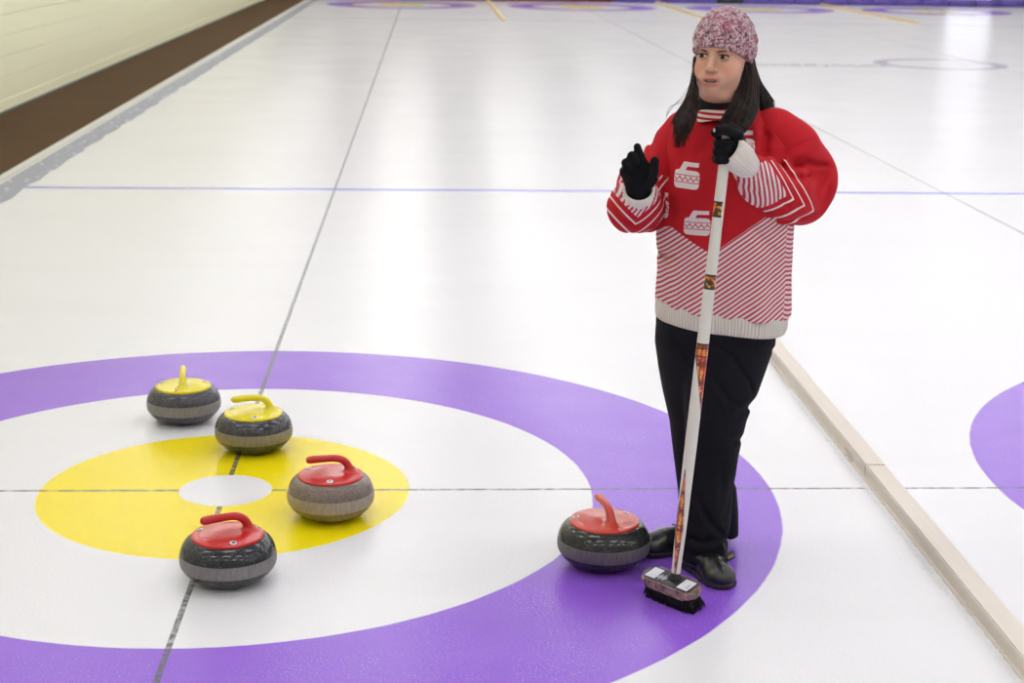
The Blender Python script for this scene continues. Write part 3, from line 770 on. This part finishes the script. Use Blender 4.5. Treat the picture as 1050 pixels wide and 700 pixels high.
# ---- trousers
trm = Mat('black_trousers', (.006, .006, .010), .8, spec=.18)
trm.color(trm.mix(trm.noise(4, 3), (.0045, .0045, .008), (.009, .009, .014))); trm.bump(trm.noise(500, 2)+trm.noise(14, 3)*2, .3, .002)
def legl(P, pts, k=.02):
    """pts: centre, half width x, half depth y - loft of ellipses by height"""
    z = P[..., 2]; A = np.array([[p[2], p[0], p[1], a, b] for p, a, b in pts]); A = A[np.argsort(A[:, 0])]
    cx, cy, a, b = (np.interp(z, A[:, 0], A[:, i]) for i in (1, 2, 3, 4))
    r = np.sqrt(((P[..., 0]-cx)/a)**2+((P[..., 1]-cy)/b)**2); return (r-1)*np.minimum(a, b)
def uu(u0, u1, v, dy): a_, b_ = W(u0, v, dy), W(u1, v, dy); return (a_+b_)/2, abs(b_[0]-a_[0])/2
TL = []
for u0, u1, v, dy, b in ((690, 793, 352, .0, .125), (697, 786, 375, -.02, .105), (700, 777, 400, -.04, .095), (703, 765, 430, -.055, .085), (702, 757, 465, -.06, .078),
                         (701, 752, 500, -.07, .078), (700, 749, 530, -.08, .082), (698, 746, 556, -.09, .085), (697, 744, 577, -.10, .085)):
    c_, a_ = uu(u0, u1, v, dy); TL.append((c_, a_, b))
TRr = []
for u0, u1, v, dy, b in ((672, 765, 352, .02, .12), (675, 750, 375, .03, .105), (679.5, 745, 400, .04, .095), (686.5, 742, 430, .045, .085), (690.5, 745, 465, .06, .078),
                         (695, 755, 500, .09, .070), (697, 757, 525, .10, .068), (698, 757, 556, .12, .065)):
    c_, a_ = uu(u0, u1, v, dy); TRr.append((c_, a_, b))
zl, zr = max(.035, TL[-1][0][2]-.022), max(.022, TRr[-1][0][2]-.045)
print('HEMS', zl, zr)
PF = [([(725, 350), (750, 364), (768, 392), (772, 404)], 2.4, .008), ([(752, 353), (777, 360), (794, 358)], 2.2, .007), ([(731, 388), (747, 410), (764, 420)], 2.4, .009), ([(778, 410), (766, 418), (752, 428)], 3, .011),
      ([(760, 448), (752, 454), (742, 452)], 3, .010), ([(690, 342), (700, 358), (708, 374)], 2.2, .006), ([(704, 350), (722, 392), (744, 430)], 2.6, .005), ([(716, 510), (730, 538), (745, 552)], 3, .010),
      ([(744, 552), (718, 556), (706, 551)], 3, .010), ([(751, 490), (745, 524), (735, 541)], 3, .006), ([(712, 440), (716, 490), (711, 530)], 5, .005), ([(700, 564), (715, 570), (738, 566)], 3, .006), ([(735, 470), (741, 500), (738, 520)], 4, .006)]
def trous(P):
    z = P[..., 2]
    L = smax(legl(P, TL), zl-z, .006); R = smax(legl(P, TRr), zr-z, .006)
    d = smin(L, R, .010)
    d = smin(d, d_ell(P, W(735, 345, .02), (.160, .125, .09)), .03)
    for L_, w, am in PF: d = d+fold_line(P, L_, w, am)
    return smax(d, z-HEM+.008, .01)
sculpt('trousers', trous, (1.26, -.86, .004), (1.78, -.34, HEM+.05), .0055, trm, person, BASE)

# ---- shoes
lea = Mat('black_leather', (.008, .008, .009), .28, spec=.5, coat=.2); lea.color(lea.mix(lea.noise(20, 3), (.007, .007, .008), (.013, .013, .014))); lea.bump(lea.noise(120, 3), .25, .001)
solem = Mat('dark_rubber_sole', (.018, .018, .02), .55); solem.color(solem.mix(solem.noise(30), (.016, .016, .018), (.026, .026, .028)))
lacem = Mat('black_lace', (.02, .02, .022), .6); lacem.color(lacem.mix(lacem.noise(90), (.018, .018, .02), (.03, .03, .033)))
def shoe(heel, toe, label):
    heel = np.array([*heel, 0.]); toe = np.array([*toe, 0.]); ax = toe-heel; L = np.linalg.norm(ax); ax /= L; sd_ = np.array([-ax[1], ax[0], 0])
    R = np.stack([ax, sd_, [0, 0, 1.]], 1)
    def upper(P):
        Q = (P-heel)@R
        d = d_chain(Q, [(.038, 0, .046), (.10, 0, .044), (.165, 0, .036), (L-.047, 0, .030)], [.036, .035, .037, .036], .02)
        d = smin(d, d_ell(Q, (L-.052, -.002, .027), (.052, .046, .029)), .015)
        d = smin(d, d_cone(Q, (.055, 0, .05), (.050, 0, .115), .037, .036), .03)
        d = d+.0015*np.exp(-((Q[..., 0]-(L-.085))/.004)**2)
        return smax(d, .014-Q[..., 2], .004)
    def sole(P):
        Q = (P-heel)@R; x_ = Q[..., 0]; t = np.clip(x_/L, 0, 1)
        w = np.interp(t, [0, .08, .2, .45, .65, .8, .92, 1], [.015, .028, .034, .033, .042, .045, .036, .010])+.003
        d = smax(np.abs(Q[..., 1])-w, np.abs(x_-L/2)-L/2-.002, .02)
        zt = .017; return smax(smax(d, Q[..., 2]-zt, .004), .0015-Q[..., 2], .003)
    lo = np.minimum(heel, toe)-[.07, .07, .01]; hi = np.maximum(heel, toe)+[.07, .07, 0]; hi[2] = .165
    o = sculpt('shoe', upper, lo, hi, .0032, lea, person, BASE); 
    s = sculpt('sole', sole, lo, hi, .0032, solem, o, BASE)
    for i in range(4):
        P = [heel+R@np.array([L-.098-.022*i, y_, .070+.011*i-6.5*y_*y_]) for y_ in np.linspace(-.026, .026, 9)]
        V, F = tube(P, .0022, 6); link('lace', mesh('lace', off(V), F), lacem, o)
    return o
shoe((1.430, -.635), (1.533, -.862), 'left'); shoe((1.552, -.525), (1.305, -.590), 'right')
# cord and tab hanging at the hem
P = curve([W(742, 557, -.17), W(743.5, 563, -.185), W(744.5, 570, -.185), W(742, 577, -.19)], 12)
V, F = tube(P, [.003]*6+[.006]*6, 8); tb = link('hem_tab', mesh('hem_tab', off(V), F), lacem, person)
cr = Mat('cream_print', (.7, .66, .5), .6); cr.color(cr.mix(cr.noise(50), (.72, .68, .52), (.62, .58, .44)))
tv = W(748, 570, -.185); tb2 = link('ankle_tab', box_mesh('ankle_tab', -.016, .016, -.004, .004, -.013, .013, .003, 2), lacem, person); tb2.location = tuple(tv-BASE); tb2.rotation_euler = (0, D(-18), D(20))
for t_, bx_ in (('O', -.0085), ('D', -.002), ('D', .005)):
    cu = bpy.data.curves.new('letter', 'FONT'); cu.body = t_; cu.size = .011; cu.extrude = .0004
    ob = bpy.data.objects.new('letter', cu); C.objects.link(ob); dg = bpy.context.evaluated_depsgraph_get(); me = bpy.data.meshes.new_from_object(ob.evaluated_get(dg)); bpy.data.objects.remove(ob)
    lo_ = link('printed_letter', me, cr, tb2, smooth=False); lo_.rotation_euler = (PI/2, 0, 0); lo_.location = (bx_, -.0043, -.004)

# ---- hair
def strands(name, outer, inner, N, r=.0017, jit=.007, lock=14):
    j = Join(); O = curve(outer, 16); I = curve(inner, 16)
    lens = [random.choice((12, 13, 14, 15, 16, 16)) for _ in range(lock)]; lens[lock//2] = lens[lock//3] = 16
    for i in range(N):
        lk = random.randrange(lock); f_ = (lk+random.gauss(.5, .26))/lock; f_ = min(1, max(0, f_)); g0 = random.gauss(0, 1); ph = random.uniform(0, 6)
        k = max(10, lens[lk]-random.choice((0, 0, 1, 2))); w = np.linspace(0, 1, 16)[:, None]
        P = O*(1-f_)+I*f_; bulge = math.sin(PI*f_)*.014
        dd = np.array([random.gauss(0, .3), -abs(g0), random.gauss(0, .2)])*jit
        P = P+dd*(.3+w)+np.array([random.gauss(0, .006), 0, 0])*w**3+np.array([0, -bulge, 0])+np.sin(w*5+ph)*[.0015, .0012, 0]
        P = P[:k]; R = np.linspace(r, r*.2, k)
        j.add(*tube(off(P), R, 5))
    return j.build(name, hairm, person)
RH = lambda: None
strands('hair', [W(712, 58, -.01), W(709.5, 80, -.03), W(703, 100, -.08), (W(693, 117, -.13)), W(687, 132, -.17), W(691, 151, -.185)],
        [W(711.5, 60, -.055), W(712, 84, -.065), W(715, 102, -.090), W(714, 116, -.135), W(709, 131, -.165), W(700, 149, -.185)], 480)
strands('hair', [W(772, 58, -.02), W(776, 80, -.02), W(777, 100, -.05), W(775, 116, -.10), W(766, 130, -.15), W(751, 143, -.18)],
        [W(758, 56, -.055), W(760, 76, -.065), W(754, 96, -.085), W(746, 112, -.13), W(738, 127, -.16), W(735, 145, -.18)], 700)
strands('hair', [W(772, 62, .03), W(779, 82, .02), W(787, 95, .02), W(793, 104, .02), W(797, 111, .02)],
        [W(768, 66, .03), W(772, 88, .02), W(777, 102, .0), W(779, 116, -.02), W(776, 126, -.04)], 300)
strands('hair', [W(716, 60, .06), W(712, 90, .08), W(712, 115, .12), W(715, 135, .15)], [W(768, 60, .06), W(772, 90, .08), W(775, 115, .12), W(770, 135, .15)], 260)
for k_ in range(3):
    pp = curve([W(709, 84+k_*3, -.05), W(700, 98+k_*3, -.08), W(690-k_*2, 110, -.10), W(683, 119+k_, -.12)], 12)
    V, F = tube(pp, .0005, 4); link('loose_hair', mesh('loose_hair', off(V), F), hairm, person)

# ================================================================== BROOM
broom = empty('curling_broom', (1.355, -.965, 0)); tag(broom, 'white curling broom with flame patterned shaft held upright, its bristles on the violet ring', 'broom')
BB = np.array([1.355, -.965, 0])
n = 90; tt = np.linspace(0, 1, n); P = SB+(ST+sx*.02-SB)*tt[:, None]
def rad(t): return np.interp(t, [0, .02, .10, .3, .52, .8, 1], [.0125, .0130, .0150, .0168, .0166, .0150, .0140])
V, F = tube(P, rad(tt), 28, True)
me = mesh('shaft', V-BB, F); a_ = me.attributes.new('st', 'FLOAT_VECTOR', 'POINT')
tv_ = np.repeat(tt, 28); ctr = np.repeat(P, 28, 0); lat = (V-ctr)[:, 0]/np.repeat(rad(tt), 28); fr_ = -(V-ctr)[:, 1]
# row of the photograph each height stands for, converted once to height fractions
def frac(v): z = at(720, v, Y0-.23)[2]; return (z-SB[2])/((ST+sx*.02)[2]-SB[2])
a_.data.foreach_set('vector', np.stack([tv_, lat, fr_], 1).astype(np.float32).ravel())
shm = Mat('painted_shaft', (.78, .76, .72), .3, coat=.3); t_, l_, f_ = shm.sep(shm.attr('st'))
ck1 = ((t_*150).sin()*.5+.5); ck2 = (l_*9).sin()*.5+.5; pn = shm.noise(220, 3)
plaid = shm.mix((ck1*ck2+pn*.6).step(.50, .35), (.20, .025, .012), shm.mix(shm.noise(45, 2).step(.5, .2), (.72, .08, .025), (.85, .34, .04)))
plaid = shm.mix((shm.noise(130, 1).step(.66, .05))*.8, plaid, (.75, .62, .45))
c = shm.mix(shm.noise(25, 3), (.80, .78, .73), (.74, .72, .66))
b0, b1, b2 = frac(415), frac(357), frac(344)
w = (t_-b0)/(b1-b0)                                     # wedge tapering downwards on the right
wedge = (t_ > b0)*(t_ < b1)*(l_ > 1-w*2.0)
d0, dm_, d1 = frac(583), frac(525), frac(468)
hw = ((t_-d0)/(dm_-d0)).min((t_-d1)/(dm_-d1)).max(0)
dia = (t_ > d0)*(t_ < d1)*((l_+.45-(t_-dm_)*-1.2).abs() < hw*.62)
band = (t_ > b1)*(t_ < b2)
pt = wedge.max(dia).max(band)
e1 = ((t_-b0)*(b1-t_) > 0)*((l_-(1-w*2.0)).abs() < .06)
e2 = (t_ > d0)*(t_ < d1)*(((l_+.45+(t_-dm_)*1.2).abs()-hw*.62).abs() < .07)
c = shm.mix(e1.max(e2), c, (.10, .11, .25))
c = shm.mix(pt, c, plaid)
for va, vb, lm in ((217, 203, .35), (289, 276, .8)):
    q0, q1 = frac(va), frac(vb)
    inn_ = (t_ > q0)*(t_ < q1)*(l_ < lm)
    bl = shm.mix(shm.noise(110, 2).step(.52, .1), (.05, .02, .015), shm.mix(shm.noise(70, 1).step(.5, .1), (.70, .13, .02), (.85, .52, .03)))
    c = shm.mix(inn_, c, bl); c = shm.mix(((t_-q0).abs() < .0022).max((t_-q1).abs() < .0022)*(l_ < lm+.1), c, (.02, .02, .025))
for v_ in (344, 348.5, 356.5):
    c = shm.mix((t_-frac(v_)).abs() < .0013, c, (.015, .015, .018))
shm.color(c)
link('shaft', me, shm, broom)
# head: block, label, socket, bristles
HCt = np.array([1.362, -.940, 0.]); A0, A1 = at(662, 592, -.735), at(716, 617, -.90)
hang = math.atan2(-.135, .112)
hd = Vector((math.cos(hang), math.sin(hang), 0))
def local_mesh(me, z=0): me.transform(Matrix.Translation((HCt[0]-BB[0], HCt[1]-BB[1], z))@Matrix.Rotation(hang, 4, 'Z')@Matrix.Rotation(D(14), 4, 'X')); return me
def slab(name, L, Wd, z0, z1, r, bev):
    bm = bmesh.new(); pts = []
    for sx_, sy_, a0 in ((1, 1, 0), (-1, 1, 90), (-1, -1, 180), (1, -1, 270)):
        for k in range(8): a = D(a0+90*k/7); pts.append((sx_*(L/2-r)+r*math.cos(a), sy_*(Wd/2-r)+r*math.sin(a)))
    lo_ = [bm.verts.new((x_, y_, z0)) for x_, y_ in pts]; hi_ = [bm.verts.new((x_, y_, z1)) for x_, y_ in pts]
    bm.faces.new(lo_[::-1]); bm.faces.new(hi_); nn = len(pts)
    for i in range(nn): bm.faces.new((lo_[i], lo_[(i+1) % nn], hi_[(i+1) % nn], hi_[i]))
    es = [e for e in bm.edges if abs(e.verts[0].co.z-e.verts[1].co.z) < 1e-6]
    bmesh.ops.bevel(bm, geom=es, offset=bev, segments=3, affect='EDGES')
    me = bpy.data.meshes.new(name); bm.to_mesh(me); bm.free(); return me
bwood = Mat('worn_block_wood', (.36, .25, .19), .5)
bx, by, bz = bwood.objc()
bwood.color(bwood.mix(bwood.noise(38, 4).step(.5, .3), (.10, .06, .055), (.45, .31, .22))); bwood.bump(bwood.noise(80, 3), .3, .001)
lab = Mat('black_label', (.015, .015, .02), .3); lab.color(lab.mix(lab.noise(60), (.012, .012, .018), (.03, .03, .04)))
labw = Mat('white_label', (.75, .75, .82), .35); labw.color(labw.mix(labw.noise(90, 3).step(.80, .06), (.78, .78, .86), (.3, .3, .5)))
brm = Mat('black_bristle', (.012, .011, .012), .5, spec=.3); brm.color(brm.mix(brm.noise(60), (.008, .008, .009), (.03, .026, .026)))
LH = .186
link('block', local_mesh(slab('block', LH, .070, .046, .074, .024, .006)), bwood, broom, smooth=False)
link('label', local_mesh(slab('label', LH-.010, .060, .0735, .0752, .020, .0004)), lab, broom, smooth=False)
link('white_panel', local_mesh(box_mesh('white_panel', -.078, -.042, -.023, .023, .0752, .0758, .0002, 1)), labw, broom, smooth=False)
link('white_panel', local_mesh(box_mesh('white_panel', .040, .078, -.023, .023, .0752, .0758, .0002, 1)), labw, broom, smooth=False)
# white zigzag emblem
zz = [(-.030, -.006), (-.021, .010), (-.017, .002), (-.010, .012), (-.008, .004), (.000, .008), (-.003, -.004), (-.010, -.011), (-.013, -.004), (-.020, -.013), (-.023, -.005)]
bm = bmesh.new(); vs = [bm.verts.new((a*1.25-.006, b*1.35-.006, .0759)) for a, b in zz]; fz = bm.faces.new(vs[::-1]); bmesh.ops.solidify(bm, geom=[fz], thickness=.0006); bmesh.ops.triangulate(bm, faces=bm.faces[:])
me = bpy.data.meshes.new('emblem'); bm.to_mesh(me); bm.free(); link('emblem', local_mesh(me), labw, broom, smooth=False)
# thin blue rule beside each white panel, tiny print
blue = Mat('blue_print', (.05, .05, .30), .4); blue.color(blue.mix(blue.noise(60), (.05, .05, .32), (.07, .06, .25)))
for xa in (-.041, -.038, .0385): link('blue_rule', local_mesh(box_mesh('blue_rule', xa, xa+.0010, -.019, .019, .0752, .0757)), blue, broom, smooth=False)
for i in range(5): link('print_mark', local_mesh(box_mesh('print_mark', .066, .0695, -.013+.004*i, -.0108+.004*i, .0758, .0760)), blue, broom, smooth=False)
soc = Mat('black_socket', (.02, .02, .022), .3); soc.color(soc.mix(soc.noise(30), (.018, .018, .02), (.03, .03, .033)))
sb = SB-BB
def soc_sdf(P):
    d = d_cone(P, sb+[0, 0, .004], sb-[0, 0, .010], .0145, .017)
    q = P-np.array([HCt[0]-BB[0], HCt[1]-BB[1], .074]); c_, s_ = math.cos(-hang), math.sin(-hang)
    xx = q[..., 0]*c_-q[..., 1]*s_; yy = q[..., 0]*s_+q[..., 1]*c_
    Q = np.stack([xx, yy, q[..., 2]], -1)
    return smax(smin(d, d_ell(Q, (0, 0, 0), (.022, .019, .008)), .012), -(q[..., 2]+.004), .003)
V, F = surfnet(soc_sdf, sb-[.05, .05, .05], sb+[.05, .05, .04], .002)
link('socket', npmesh('socket', V, F), soc, broom)
j = Join()
for i in range(1500):
    x_ = random.uniform(-1, 1)*(LH/2-.008); y_ = random.uniform(-1, 1)*.026
    if abs(x_) > LH/2-.02 and abs(y_) > .02: continue
    ex_, ey_ = x_*1.13+random.gauss(0, .0025), y_*1.5+random.gauss(0, .003)
    zt = .047; p0 = np.array([x_, y_, zt]); p2 = np.array([ex_, ey_, random.uniform(.0015, .006)]); p1 = (p0+p2)/2+[0, 0, 0]
    p1[:2] = p0[:2]*.65+p2[:2]*.35
    V, F = tube([p0, p1, p2], [.0014, .0013, .0006], 4); j.add(V, F)
o = j.build('bristles', brm, broom); local_mesh(o.data); tag(o, kind='stuff')
print('TRIS', sum(len(o.data.loops) for o in C.objects if o.type == 'MESH')//2)
